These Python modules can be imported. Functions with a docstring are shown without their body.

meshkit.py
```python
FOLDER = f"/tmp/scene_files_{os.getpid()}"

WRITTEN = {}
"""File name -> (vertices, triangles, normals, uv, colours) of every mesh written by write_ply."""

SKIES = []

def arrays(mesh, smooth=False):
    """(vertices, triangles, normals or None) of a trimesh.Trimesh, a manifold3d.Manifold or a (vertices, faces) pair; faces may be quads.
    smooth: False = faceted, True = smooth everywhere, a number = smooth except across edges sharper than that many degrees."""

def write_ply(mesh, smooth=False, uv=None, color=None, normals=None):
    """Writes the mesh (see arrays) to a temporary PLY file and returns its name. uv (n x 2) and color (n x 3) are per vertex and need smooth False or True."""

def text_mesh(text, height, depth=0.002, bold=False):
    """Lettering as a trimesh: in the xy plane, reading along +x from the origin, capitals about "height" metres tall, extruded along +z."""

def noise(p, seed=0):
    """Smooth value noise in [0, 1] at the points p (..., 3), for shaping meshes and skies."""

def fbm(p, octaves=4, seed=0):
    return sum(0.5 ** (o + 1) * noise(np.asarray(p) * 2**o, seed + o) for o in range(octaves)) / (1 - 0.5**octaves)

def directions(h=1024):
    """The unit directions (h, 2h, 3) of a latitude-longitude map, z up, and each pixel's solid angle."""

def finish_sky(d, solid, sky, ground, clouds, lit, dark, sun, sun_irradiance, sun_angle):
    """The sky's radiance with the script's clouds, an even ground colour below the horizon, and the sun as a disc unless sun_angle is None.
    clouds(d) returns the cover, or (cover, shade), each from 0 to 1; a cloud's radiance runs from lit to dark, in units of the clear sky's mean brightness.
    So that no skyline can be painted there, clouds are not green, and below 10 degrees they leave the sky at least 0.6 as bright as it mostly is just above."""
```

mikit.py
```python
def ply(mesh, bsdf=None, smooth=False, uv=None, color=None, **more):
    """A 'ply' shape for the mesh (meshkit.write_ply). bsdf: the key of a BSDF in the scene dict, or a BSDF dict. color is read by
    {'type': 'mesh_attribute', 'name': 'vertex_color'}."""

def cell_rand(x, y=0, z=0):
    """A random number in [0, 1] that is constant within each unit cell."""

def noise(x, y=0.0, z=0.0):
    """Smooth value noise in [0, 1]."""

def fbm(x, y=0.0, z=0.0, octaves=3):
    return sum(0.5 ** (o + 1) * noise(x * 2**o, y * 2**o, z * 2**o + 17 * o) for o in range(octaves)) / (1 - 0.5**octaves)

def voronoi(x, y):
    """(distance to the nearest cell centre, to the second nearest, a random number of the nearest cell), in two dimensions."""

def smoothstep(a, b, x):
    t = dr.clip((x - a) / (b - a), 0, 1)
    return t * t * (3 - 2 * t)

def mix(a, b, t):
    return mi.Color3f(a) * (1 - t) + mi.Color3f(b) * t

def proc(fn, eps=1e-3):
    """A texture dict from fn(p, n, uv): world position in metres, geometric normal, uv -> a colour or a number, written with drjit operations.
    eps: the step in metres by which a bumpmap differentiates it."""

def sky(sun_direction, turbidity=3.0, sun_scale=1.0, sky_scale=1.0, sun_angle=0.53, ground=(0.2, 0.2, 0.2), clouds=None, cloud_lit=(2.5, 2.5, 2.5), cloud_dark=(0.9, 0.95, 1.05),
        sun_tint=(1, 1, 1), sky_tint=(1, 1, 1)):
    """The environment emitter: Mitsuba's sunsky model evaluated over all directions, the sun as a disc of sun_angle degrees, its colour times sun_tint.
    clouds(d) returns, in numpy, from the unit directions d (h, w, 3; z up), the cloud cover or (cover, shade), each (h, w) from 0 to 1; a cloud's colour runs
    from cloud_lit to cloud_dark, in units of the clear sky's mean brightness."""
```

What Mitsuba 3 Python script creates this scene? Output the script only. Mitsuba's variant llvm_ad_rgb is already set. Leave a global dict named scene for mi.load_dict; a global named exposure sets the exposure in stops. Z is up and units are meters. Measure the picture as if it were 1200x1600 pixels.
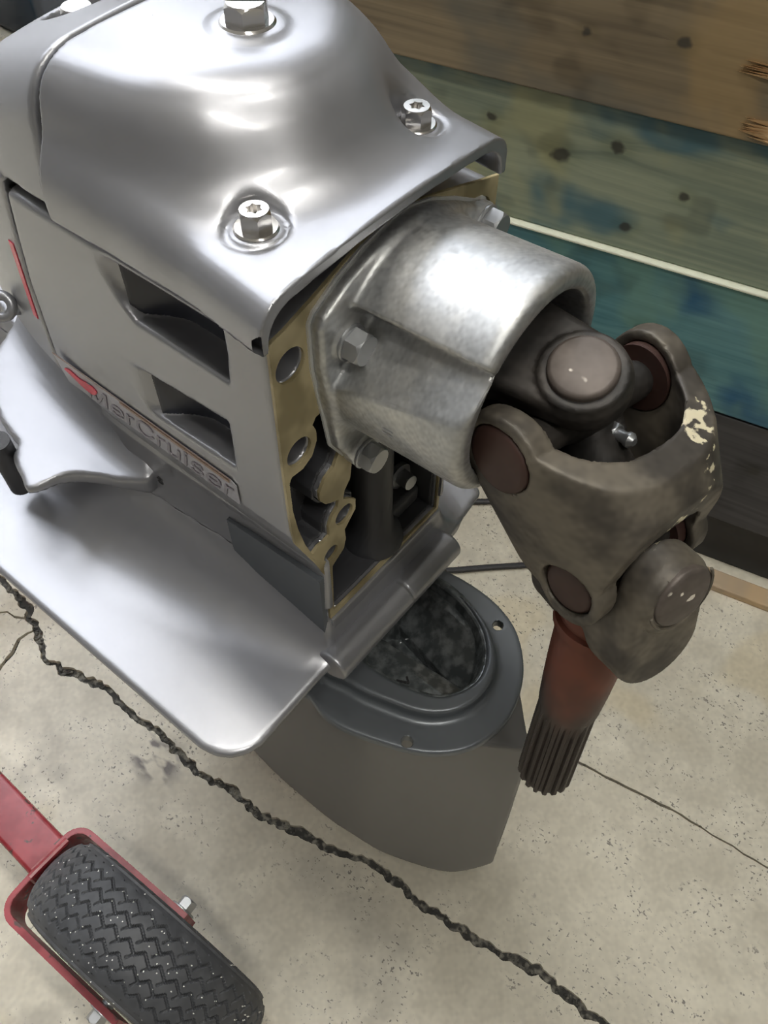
import math, random
import numpy as np, trimesh, drjit as dr, mitsuba as mi
import mikit, meshkit
from mikit import ply, proc, fbm, noise, voronoi, smoothstep, mix, cell_rand
from shapely.geometry import Polygon, LineString, Point, box as sbox
from shapely import affinity
from shapely.ops import unary_union
import manifold3d as m3
rng = np.random.default_rng(7); random.seed(7)
T = mi.ScalarTransform4f
scene, labels = {}, {}

# ---------------------------------------------------------------- camera, sky, lights, exposure
exposure = 0.12
CAM = np.array([0.195, -0.243, 0.265])
RIGHT = np.array([0.77507, 0.63182, 0.00845]); DOWN = np.array([0.51442, -0.62317, -0.58910]); FWD = np.array([-0.36694, 0.46094, -0.80802])
FOC = 1319.0
scene['camera'] = {'type': 'perspective', 'fov': math.degrees(2 * math.atan(600 / FOC)), 'fov_axis': 'x', 'near_clip': 0.01, 'far_clip': 100.0,
                   'to_world': T().look_at(origin=CAM.tolist(), target=(CAM + FWD).tolist(), up=(-DOWN).tolist())}
FLOOR = -0.7235
CEIL = 1.95
scene['sky'] = mikit.sky((-0.75, 0.25, 0.6), turbidity=4.0, sun_scale=0.0, sky_scale=28.0, ground=(0.3, 0.3, 0.3), clouds=lambda d: np.full(d.shape[:2], 0.85), cloud_lit=(1.9, 1.95, 2.05), cloud_dark=(0.9, 0.95, 1.05))
LAMP = 30.0

# ---------------------------------------------------------------- materials
def pr(**k):
    return {'type': 'twosided', 'b': {'type': 'principled', **k}}
def rgb(*c):
    return {'type': 'rgb', 'value': list(c)}
def mat(name, **k):
    scene[name] = pr(**k); return name

mat('m_paint', base_color=rgb(.285, .288, .305), metallic=.72, roughness=.37, specular=.5, clearcoat=1.0, clearcoat_gloss=.97)
mat('m_paint_dark', base_color=rgb(.125, .138, .152), metallic=.45, roughness=.38, specular=.5, clearcoat=.6, clearcoat_gloss=.93)
mat('m_paint_grey', base_color=rgb(.15, .148, .145), metallic=.3, roughness=.42, specular=.4, clearcoat=.25, clearcoat_gloss=.85)
def pocket_fn(p, n, uv):
    a = fbm(p.x * 170, p.y * 170, p.z * 90, 4)
    return mix((.07, .08, .083), (.19, .205, .21), smoothstep(.35, .75, a))
mat('m_pocket', base_color=proc(pocket_fn), metallic=.3, roughness=.16, specular=.7)
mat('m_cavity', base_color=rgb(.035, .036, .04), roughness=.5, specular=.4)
def castal(p, n, uv):
    a = fbm(p.x * 60, p.y * 60, p.z * 60, 4); b = noise(p.x * 700, p.y * 500, p.z * 500)
    c = mix((.46, .47, .475), (.60, .60, .585), smoothstep(.35, .7, a))
    return c * (0.82 + .28 * b)
def castal_r(p, n, uv):
    return .36 + .22 * fbm(p.x * 420, p.y * 420, p.z * 420, 3)
mat('m_cast', base_color=proc(castal), metallic=.9, roughness=proc(castal_r), specular=.5)
def gask(p, n, uv):
    a = fbm(p.x * 30, p.y * 45, p.z * 30, 4)
    return mix((.20, .165, .085), (.40, .34, .20), smoothstep(.3, .7, a))
mat('m_gasket', base_color=proc(gask), metallic=.25, roughness=.42, specular=.5)
mat('m_chrome', base_color=rgb(.72, .70, .67), metallic=1.0, roughness=.16)
mat('m_bolt', base_color=rgb(.38, .39, .40), metallic=.85, roughness=.38)
mat('m_vent_shade', base_color=rgb(.022, .025, .036), roughness=.35, specular=.5)  # near-black colour that stands for shade inside the louver slots
mat('m_black', base_color=rgb(.012, .012, .013), roughness=.5)
mat('m_seal', base_color=rgb(.55, .56, .55), metallic=.5, roughness=.4)
def steel(p, n, uv):
    a = fbm(p.x * 55, p.y * 55, p.z * 55, 4); b = noise(p.x * 420, p.y * 420, p.z * 420)
    return mix((.018, .017, .016), (.048, .042, .037), smoothstep(.3, .75, a)) * (.8 + .35 * b)
mat('m_steel', base_color=proc(steel), metallic=.35, roughness=.52, specular=.5)
def midsteel(p, n, uv):
    a = fbm(p.x * 48, p.y * 48, p.z * 48, 4); b = noise(p.x * 380, p.y * 380, p.z * 380)
    c = mix((.050, .044, .037), (.140, .122, .095), smoothstep(.3, .72, a)) * (.82 + .3 * b)
    # cream corrosion streak that runs over the rim and down the outside
    k = mi.Float(9)
    for A, B in zip(CHIP[:-1], CHIP[1:]):
        e = [q - r for q, r in zip(B, A)]; L = sum(q * q for q in e)
        t = dr.clip(((p.x - A[0]) * e[0] + (p.y - A[1]) * e[1] + (p.z - A[2]) * e[2]) / L, 0, 1)
        k = dr.minimum(k, dr.sqrt(dr.square(p.x - A[0] - t * e[0]) + dr.square(p.y - A[1] - t * e[1]) + dr.square(p.z - A[2] - t * e[2])))
    w = fbm(p.x * 240, p.y * 240, p.z * 240, 4)
    return mix(c, (.60, .54, .38), smoothstep(.50, .60, w + .22 - k * 36))
CHIP = [(.1425, .031, .004), (.1475, .0245, -.004), (.1535, .015, -.012), (.1575, .005, -.020), (.158, -.001, -.030), (.156, -.004, -.036)]
mat('m_coupling', base_color=proc(midsteel), metallic=.3, roughness=.5, specular=.5)
def capc(p, n, uv):
    a = fbm(p.x * 160, p.y * 160, p.z * 160, 4)
    s = smoothstep(.74, .80, fbm(p.x * 170 + 5, p.y * 170, p.z * 170, 2))
    return mix(mix((.070, .058, .050), (.130, .108, .095), a), (.75, .7, .62), s)
mat('m_cap', base_color=proc(capc), metallic=.35, roughness=.5)
def rust(p, n, uv):
    a = fbm(p.x * 60, p.y * 60, p.z * 60, 4)
    return mix((.03, .013, .010), (.06, .03, .023), a)
mat('m_rustcap', base_color=proc(rust), metallic=.2, roughness=.55)
def shaftc(p, n, uv):
    a = fbm(p.x * 50, p.y * 50, p.z * 30, 4)
    k = smoothstep(-.185, -.125, p.z + (a - .5) * .05)
    c = mix((.035, .027, .023), (.13, .034, .018), k)
    return c * (.75 + .5 * a)
mat('m_shaft', base_color=proc(shaftc), metallic=.35, roughness=.45, specular=.5)
def redp(p, n, uv):
    a = fbm(p.x * 45, p.y * 45, p.z * 45, 4); s = smoothstep(.7, .76, fbm(p.x * 120, p.y * 120, p.z * 120, 3))
    c = mix((.20, .010, .016), (.30, .035, .042), smoothstep(.35, .7, a))
    return mix(c, (.07, .03, .025), s)
mat('m_red', base_color=proc(redp), roughness=.34, specular=.5, clearcoat=.5, clearcoat_gloss=.8)
def rubber(p, n, uv):
    a = fbm(p.x * 90, p.y * 90, p.z * 90, 3)
    d, e, r = voronoi(p.x * 210, p.y * 210 + p.z * 40)
    s = smoothstep(.14, .08, d) * dr.select(r > .86, 1.0, 0.0)
    return mix(mix((.035, .037, .041), (.075, .078, .084), a), (.65, .65, .62), s)
mat('m_rubber', base_color=proc(rubber), roughness=.55, specular=.45)
mat('m_cable', base_color=rgb(.02, .02, .022), roughness=.5)
def concrete(p, n, uv):
    a = fbm(p.x * 3.1 + 7, p.y * 3.1, 0.0, 5); b = fbm(p.x * 24, p.y * 24, 3.0, 4); c = noise(p.x * 260, p.y * 260)
    v = fbm(p.x * 9 + 3, p.y * 9, 9.0, 4)
    col = mix((.44, .405, .325), (.62, .58, .475), smoothstep(.3, .72, a * .6 + b * .4))
    col = mix(col, (.30, .28, .235), smoothstep(.58, .8, v) * .55)
    col = mix(col, (.47, .39, .24), smoothstep(.70, .8, fbm(p.x * 7 + 31, p.y * 7 + 2, 1.0, 3)) * .4)
    pit = smoothstep(.70, .78, fbm(p.x * 330, p.y * 420, 5.0, 3)) * smoothstep(.42, .62, b)
    # dark smudges scuffed on the slab
    sm = smoothstep(1.0, .2, dr.sqrt(dr.square((p.x + .235) / .05) + dr.square((p.y + .135) / .035))) * smoothstep(.45, .7, fbm(p.x * 40, p.y * 90, 2.0, 3))
    col = mix(col, (.11, .098, .098), dr.minimum(sm * 1.2, .85))
    col = mix(col, (.12, .11, .10), pit * .8)
    return col * (.93 + .12 * c)
def concrete_h(p, n, uv):
    return .0006 * fbm(p.x * 110, p.y * 110, 0.0, 4)
scene['m_concrete'] = {'type': 'twosided', 'b': {'type': 'bumpmap', 't': proc(concrete_h, eps=6e-4), 'scale': 1.0, 'b': {'type': 'principled', 'base_color': proc(concrete), 'roughness': .5, 'specular': .35}}}
def rubble(p, n, uv):
    return mix((.035, .034, .03), (.20, .19, .16), smoothstep(.4, .8, fbm(p.x * 200, p.y * 200, p.z * 200, 3)))
mat('m_rubble', base_color=proc(rubble), roughness=.8)

WA = 0.2273188                                     # azimuth of the plank wall
WS = np.array([math.cos(WA), math.sin(WA), 0]); WN = np.array([-math.sin(WA), math.cos(WA), 0])
WC = 0.49
KNOTS = {3: [(-.0404, -.0757, .004), (.0416, -.0676, .005)], 5: [(-.0466, -.1962, .0075), (.0073, -.1744, .0062), (.0797, -.2057, .0045), (.0343, -.2535, .0055), (-.1205, -.177, .0045)], 8: [(.0822, -.3672, .0075)], 11: [(.26, -.52, .006)], 15: []}
def wood(seed, lo, hi, stain, amount, edge=None):
    r = random.Random(seed); knots = KNOTS[seed] + [(r.choice((-1, 1)) * r.uniform(.35, 1.2), r.uniform(-.6, .3), r.uniform(.004, .008)) for i in range(6)]
    def fn(p, n, uv):
        s = p.x * float(WS[0]) + p.y * float(WS[1]); z = p.z
        ww, dark, halo = mi.Float(0), mi.Float(0), mi.Float(0)
        for ks, kz, kr in knots:
            q = dr.sqrt(dr.square((s - ks) / (kr * 1.25)) + dr.square((z - kz) / kr))
            ww = ww + dr.exp(-dr.square((s - ks) / (kr * 2.6)) * .5 - dr.square((z - kz) / (kr * 1.6)) * .5) * kr * .9 * dr.select(z > kz, 1.0, -1.0)
            dark = dr.maximum(dark, smoothstep(1.25, .55, q + (fbm(s * 160, z * 160, 0.0, 2) - .5) * .7))
            halo = dr.maximum(halo, smoothstep(3.2, 1.0, q))
        zz = z + ww + (fbm(s * 2.2 + seed, z * 5, seed, 3) - .5) * .035
        g = fbm(s * 4 + seed * 3, zz * 240, seed, 3); g2 = fbm(s * 1.6, zz * 75, seed + 4.0, 3); fine = fbm(s * 60, z * 800, 1.0, 2)
        c = mix(lo, hi, smoothstep(.2, .8, g * .3 + g2 * .3 + fbm(s * 6 + seed, z * 9, seed + 1.0, 4) * .4))
        st = fbm(s * 9 + seed + z * 7, z * 12 - s * 3, seed + 2.0, 4)
        st2 = fbm(s * 12 + seed + 9, z * 10 + s * 5, seed + 8.0, 4)
        if edge is not None:
            st = st + .22 * smoothstep(edge - .035, edge, z + (fbm(s * 14, z * 14, 3.0, 3) - .5) * .03)
        c = mix(c, stain, smoothstep(.50, .72, st) * amount)
        c = mix(c, mi.Color3f(hi) * mi.Color3f(1.25, 1.08, .78), smoothstep(.52, .72, st2) * .55)
        c = mix(c, c * .62, smoothstep(.60, .78, fbm(s * 20 + 3, z * 26, seed + 5.0, 3)) * .7)
        c = mix(c, c * mi.Color3f(.8, .8, .72), halo * .6)
        c = mix(c, mi.Color3f(.035, .033, .028), dark * .85)
        return c * (.9 + .14 * g + .08 * fine)
    return fn
mat('m_plank_brown', base_color=proc(wood(3, (.125, .098, .064), (.235, .185, .115), (.08, .09, .085), .55)), roughness=.6, specular=.3)
mat('m_plank_green', base_color=proc(wood(5, (.15, .19, .15), (.28, .31, .22), (.035, .11, .15), .8, -.141)), roughness=.6, specular=.3)
mat('m_plank_teal', base_color=proc(wood(8, (.05, .15, .175), (.115, .24, .25), (.012, .07, .16), .9)), roughness=.6, specular=.3)
mat('m_plank_black', base_color=proc(wood(11, (.035, .034, .036), (.065, .062, .064), (.05, .05, .05), .2)), roughness=.6, specular=.3)
mat('m_split', base_color=rgb(.50, .33, .17), roughness=.7)
mat('m_white_lit_edge', base_color=rgb(.62, .64, .52), roughness=.6)  # white plank edge, its catch of light put into the pale colour
mat('m_lath', base_color=proc(wood(15, (.26, .19, .12), (.40, .31, .21), (.3, .2, .12), .1)), roughness=.7)
mat('m_white_wall', base_color=rgb(.55, .55, .54), roughness=.8)
mat('m_lightwall', base_color=rgb(.50, .50, .50), roughness=.8)
mat('m_roof', base_color=rgb(.60, .59, .58), roughness=.8)
mat('m_dimwall', base_color=rgb(.20, .19, .18), roughness=.8)
mat('m_decal', base_color=rgb(.33, .32, .34), metallic=.6, roughness=.25, clearcoat=1.0, clearcoat_gloss=.95)
mat('m_decal_line', base_color=rgb(.26, .17, .12), metallic=.3, roughness=.3)
mat('m_decal_letter', base_color=rgb(.215, .20, .22), metallic=.5, roughness=.3)
mat('m_decal_red', base_color=rgb(.55, .03, .06), roughness=.3)
mat('m_blue', base_color=rgb(.02, .22, .33), roughness=.4)
mat('m_darkplastic', base_color=rgb(.02, .025, .035), roughness=.45)
mat('m_orange', base_color=rgb(.45, .07, .03), roughness=.5)

# ---------------------------------------------------------------- mesh helpers
def key(name, parent=None):
    base = name if parent is None else parent + '__' + name
    k, i = base, 0
    while k in scene or any(q.startswith(k + '__') for q in scene):
        i += 1; k = f'{base}_{i:03d}'
    return k
def add(name, mesh, m, parent=None, label=None, cat=None, group=None, kind=None, smooth=30):
    k = key(name, parent)
    scene[k] = mesh if isinstance(mesh, dict) else ply(mesh, m, smooth=smooth)
    lab(k, label, cat, group, kind)
    return k
def lab(k, label=None, cat=None, group=None, kind=None):
    d = {a: b for a, b in (('label', label), ('category', cat), ('group', group), ('kind', kind)) if b}
    if d: labels[k] = d
def cat(ms): return trimesh.util.concatenate(ms)
def frame(z, x=None):
    z = np.asarray(z, float); z = z / np.linalg.norm(z)
    x = np.array([1, 0, 0]) if x is None else np.asarray(x, float)
    if abs(z @ x) / np.linalg.norm(x) > .95: x = np.array([0, 1, 0.])
    x = x - z * (z @ x); x /= np.linalg.norm(x)
    return np.column_stack([x, np.cross(z, x), z])
def placed(mesh, origin, z=(0, 0, 1), x=None):
    M = np.eye(4); M[:3, :3] = frame(z, x); M[:3, 3] = origin
    mesh = mesh.copy(); mesh.apply_transform(M); return mesh
def lathe(profile, n=48):
    return trimesh.creation.revolve(np.array(profile, float), sections=n)
def extrude(poly, h):
    ps = getattr(poly, 'geoms', [poly])
    return cat([trimesh.creation.extrude_polygon(g, h, engine='earcut') for g in ps])
def bevel_extrude(poly, h, b):
    """a prism with chamfered top and bottom edges, from slices of the shrunk outline"""
    body = poly
    lo = body.buffer(-b, join_style=2)
    a = m3.Manifold.hull
    def man(p, z0, z1):
        cs = m3.CrossSection([np.array(p.exterior.coords)[:-1]] + [np.array(i.coords)[:-1] for i in p.interiors], m3.FillRule.EvenOdd)
        return m3.Manifold.extrude(cs, z1 - z0).translate([0, 0, z0])
    m = man(lo, 0, h) + man(body, b, h - b)
    steps = 3
    for i in range(steps):
        t = math.cos((i + .5) / steps * math.pi / 2); s = math.sin((i + .5) / steps * math.pi / 2)
        m = m + man(body.buffer(-b * (1 - s), join_style=2), b * (1 - t), h - b * (1 - t))
    return tm(m)
def tm(m):
    q = m.to_mesh(); return trimesh.Trimesh(q.vert_properties[:, :3], q.tri_verts, process=False)
def mf(t):
    return m3.Manifold(m3.Mesh(np.asarray(t.vertices, np.float32), np.asarray(t.faces, np.uint32)))
def rbox(lo, hi, r, n=3):
    """box with rounded edges: hull of eight small spheres"""
    lo, hi = np.array(lo, float) + r, np.array(hi, float) - r
    s = m3.Manifold.sphere(r, 4 * n)
    return tm(m3.Manifold.batch_hull([s.translate([x, y, z]) for x in (lo[0], hi[0]) for y in (lo[1], hi[1]) for z in (lo[2], hi[2])]))
def tube(path, r, n=12):
    path = np.asarray(path, float)
    t = np.gradient(path, axis=0); t /= np.linalg.norm(t, axis=1, keepdims=True)
    ref = np.array([0, 0, 1.]) if abs(t[:, 2]).max() < .95 else np.array([1., 0, 0])
    a = np.cross(t, ref); a /= np.linalg.norm(a, axis=1, keepdims=True); b = np.cross(t, a)
    r = np.broadcast_to(r, (len(path),)); th = np.arange(n) * 2 * np.pi / n
    v = (path[:, None] + r[:, None, None] * (np.cos(th)[None, :, None] * a[:, None] + np.sin(th)[None, :, None] * b[:, None])).reshape(-1, 3)
    f = []
    for i in range(len(path) - 1):
        for j in range(n):
            p, q = i * n + j, i * n + (j + 1) % n
            f += [[p, p + n, q], [q, p + n, q + n]]
    c0, c1 = len(v), len(v) + 1
    v = np.vstack([v, path[:1], path[-1:]]); e = (len(path) - 1) * n
    for j in range(n):
        f += [[c0, j, (j + 1) % n], [c1, e + (j + 1) % n, e + j]]
    return trimesh.Trimesh(v, f, process=False)

# signed distance modelling: numpy fields meshed by surface nets, vertices pulled onto the surface
def smin(a, b, k):
    h = np.clip(.5 + .5 * (b - a) / k, 0, 1); return b + (a - b) * h - k * h * (1 - h)
def smax(a, b, k): return -smin(-a, -b, k)
def d_box(x, y, z, c, h, r=0.0):
    q = [np.abs(v - a) - b + r for v, a, b in zip((x, y, z), c, h)]
    return np.sqrt(sum(np.maximum(v, 0) ** 2 for v in q)) + np.minimum(np.maximum(np.maximum(q[0], q[1]), q[2]), 0) - r
def d_box2(x, y, c, h, r=0.0):
    q = [np.abs(v - a) - b + r for v, a, b in zip((x, y), c, h)]
    return np.sqrt(sum(np.maximum(v, 0) ** 2 for v in q)) + np.minimum(np.maximum(q[0], q[1]), 0) - r
def d_cap(x, y, z, a, b, r0, r1=None):
    a, b = np.array(a, float), np.array(b, float); d = b - a; r1 = r0 if r1 is None else r1
    t = np.clip(((x - a[0]) * d[0] + (y - a[1]) * d[1] + (z - a[2]) * d[2]) / (d @ d), 0, 1)
    return np.sqrt((x - a[0] - t * d[0]) ** 2 + (y - a[1] - t * d[1]) ** 2 + (z - a[2] - t * d[2]) ** 2) - (r0 + (r1 - r0) * t)
def d_cyl(x, y, z, c, ax, r, h, e=0.0):
    """cylinder about an axis through c, half height h, edges rounded by e"""
    ax = np.asarray(ax, float); ax = ax / np.linalg.norm(ax)
    t = (x - c[0]) * ax[0] + (y - c[1]) * ax[1] + (z - c[2]) * ax[2]
    q = np.sqrt(np.maximum((x - c[0]) ** 2 + (y - c[1]) ** 2 + (z - c[2]) ** 2 - t * t, 0))
    a, b = q - r + e, np.abs(t) - h + e
    return np.sqrt(np.maximum(a, 0) ** 2 + np.maximum(b, 0) ** 2) + np.minimum(np.maximum(a, b), 0) - e
def d_poly(x, y, pts):
    pts = np.asarray(pts, float); d = np.full(np.broadcast(x, y).shape, 1e9); inside = np.zeros(d.shape, bool)
    for (ax, ay), (bx, by) in zip(pts, np.roll(pts, -1, 0)):
        ex, ey = bx - ax, by - ay
        t = np.clip(((x - ax) * ex + (y - ay) * ey) / (ex * ex + ey * ey + 1e-20), 0, 1)
        d = np.minimum(d, (x - ax - t * ex) ** 2 + (y - ay - t * ey) ** 2)
        c = (ay > y) != (by > y)
        inside ^= c & (x < (bx - ax) * (y - ay) / (by - ay + 1e-20) + ax)
    return np.where(inside, -1, 1) * np.sqrt(d)
def extr(d2, t, lo, hi):
    return np.maximum(d2, np.maximum(lo - t, t - hi))
def curve(pts, n=8, closed=True):
    """Catmull-Rom through the points"""
    p = np.asarray(pts, float); out = []
    N = len(p)
    for i in range(N if closed else N - 1):
        a, b, c, d = (p[(i + k) % N] if closed else p[min(max(i + k, 0), N - 1)] for k in (-1, 0, 1, 2))
        for t in np.arange(n) / n:
            out.append(.5 * (2 * b + (c - a) * t + (2 * a - 5 * b + 4 * c - d) * t * t + (3 * b - a - 3 * c + d) * t ** 3))
    return np.array(out if closed else out + [p[-1]])
def net(fn, lo, hi, h, iters=3, creases=None):
    lo, hi = np.array(lo, float), np.array(hi, float)
    ax = [np.arange(lo[i] - 1.5 * h, hi[i] + 2.5 * h, h) for i in range(3)]
    X, Y, Z = np.meshgrid(*ax, indexing='ij', sparse=True)
    d = np.array(np.broadcast_to(fn(X, Y, Z), [len(a) for a in ax]))
    s = d < 0
    n = np.array(d.shape)
    idx = -np.ones(n - 1, int)
    cs = sum(s[a:n[0] - 1 + a, b:n[1] - 1 + b, c:n[2] - 1 + c].astype(np.int8) for a in (0, 1) for b in (0, 1) for c in (0, 1))
    on = (cs > 0) & (cs < 8)
    cells = np.argwhere(on); idx[on] = np.arange(len(cells))
    acc = np.zeros((len(cells), 3)); cnt = np.zeros(len(cells))
    corners = [(a, b, c) for a in (0, 1) for b in (0, 1) for c in (0, 1)]
    for i, p in enumerate(corners):
        for q in corners[i + 1:]:
            if sum(abs(u - v) for u, v in zip(p, q)) != 1: continue
            dp = d[cells[:, 0] + p[0], cells[:, 1] + p[1], cells[:, 2] + p[2]]; dq = d[cells[:, 0] + q[0], cells[:, 1] + q[1], cells[:, 2] + q[2]]
            w = (dp < 0) != (dq < 0); t = dp / np.where(w, dp - dq, 1)
            acc[w] += np.array(p) + t[w, None] * (np.array(q) - np.array(p)); cnt[w] += 1
    v = (cells + acc / cnt[:, None]) * h + np.array([a[0] for a in ax])
    faces = []
    for k in range(3):
        i, j = (k + 1) % 3, (k + 2) % 3
        sl = [slice(None)] * 3; sl2 = [slice(None)] * 3
        sl[k] = slice(0, -1); sl2[k] = slice(1, None)
        cr = s[tuple(sl)] != s[tuple(sl2)]
        e = np.argwhere(cr)
        ok = (e[:, i] > 0) & (e[:, j] > 0) & (e[:, i] < n[i] - 1) & (e[:, j] < n[j] - 1)
        e = e[ok]
        def cell(di, dj):
            c = e.copy(); c[:, i] += di; c[:, j] += dj; return idx[c[:, 0], c[:, 1], c[:, 2]]
        q = np.stack([cell(-1, -1), cell(0, -1), cell(0, 0), cell(-1, 0)], 1)
        flip = s[e[:, 0], e[:, 1], e[:, 2]]
        q = np.where(flip[:, None], q, q[:, ::-1])
        faces.append(q)
    q = np.vstack(faces)
    f = np.vstack([q[:, [0, 1, 2]], q[:, [0, 2, 3]]])
    e = h * .25
    def grad(v):
        g = np.stack([fn(v[:, 0] + e * (k == 0), v[:, 1] + e * (k == 1), v[:, 2] + e * (k == 2)) - fn(v[:, 0] - e * (k == 0), v[:, 1] - e * (k == 1), v[:, 2] - e * (k == 2)) for k in range(3)], 1) / (2 * e)
        return g
    base = v.copy()
    for _ in range(iters):
        g = grad(v); dv = fn(v[:, 0], v[:, 1], v[:, 2])
        step = -dv[:, None] * g / np.maximum((g * g).sum(1, keepdims=True), .25)
        v = v + np.clip(step, -h * .5, h * .5)
    v = base + np.clip(v - base, -h * .8, h * .8)
    return trimesh.Trimesh(v, f, process=False)
def flip_check(t):
    if t.volume < 0: t.invert()
    return t
def sdf_part(name, fn, lo, hi, h, m, parent=None, smooth=32, **k):
    return add(name, flip_check(net(fn, lo, hi, h)), m, parent, smooth=smooth, **k)

def hexhead(r, h, dome=.0006, n=6):
    """hexagon head with a chamfered top: hex prism cut by a cone"""
    hexa = m3.Manifold.cylinder(h, r, r, 6)
    cone = m3.Manifold.cylinder(h * .75, r * 1.02, r * 1.02, 48) + m3.Manifold.cylinder(h * .25, r * 1.02, r * .84, 48).translate([0, 0, h * .75])
    return hexa ^ cone
def washer(r0, r1, h):
    return lathe([(r0, 0), (r1, 0), (r1, h * .6), (r1 - h * .4, h), (r0, h), (r0, 0)], 40)

# ================================================================ SETTING
# ---- concrete floor: slabs parted by real cracks over a recessed base
def jag(pts, amp, step, seed):
    r = np.random.default_rng(seed); p = np.asarray(pts, float); out = []
    for a, b in zip(p[:-1], p[1:]):
        n = max(1, int(np.linalg.norm(b - a) / step)); nrm = np.array([-(b - a)[1], (b - a)[0]]) / np.linalg.norm(b - a)
        for i in range(n):
            out.append(a + (b - a) * i / n + nrm * r.normal(0, amp))
    return np.array(out + [p[-1]])
def crack(pts, w, amp, step, seed):
    c = jag(pts, amp, step, seed); r = np.random.default_rng(seed + 1); polys = []
    ws = w * (0.55 + .9 * meshkit.fbm(np.stack([np.arange(len(c)) * .37, np.zeros(len(c)), np.full(len(c), seed)], 1), 3))
    for i in range(len(c) - 1):
        polys.append(LineString([c[i], c[i + 1]]).buffer(max(ws[i], .0008) * r.uniform(.8, 1.25) / 2, quad_segs=2))
    return unary_union(polys)
main_pts = [(-3.5, -.9), (-1.6, -.29), (-.95, -.16), (-.584, -.099), (-.52, -.104), (-.483, -.117), (-.44, -.138), (-.40, -.127), (-.35, -.113), (-.302, -.116), (-.25, -.109), (-.19, -.116), (-.14, -.103), (-.095, -.105), (-.05, -.09), (-.008, -.080), (.055, -.059), (.11, -.062), (.143, -.058), (.20, -.046), (.248, -.034), (.30, -.035), (.40, -.015), (.7, .05), (1.3, .1), (3.5, .3)]
branch1 = [(-.483, -.117), (-.49, -.140), (-.472, -.185), (-.44, -.25), (-.40, -.36), (-.42, -.7), (-.3, -1.4), (-.2, -3)]
branch2 = [(-.51, -.118), (-.535, -.128), (-.60, -.155), (-.9, -.28), (-3.5, -1.5)]
thin_pts = [(-3.5, .02), (-1.5, .09), (-.4, .14), (.071, .169), (.154, .181), (.27, .202), (.382, .213), (.8, .26), (3.5, .6)]
c_main = crack(main_pts, .0085, .0015, .0055, 3)
c_b1 = crack(branch1, .0042, .002, .009, 5); c_b2 = crack(branch2, .003, .002, .01, 9)
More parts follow.
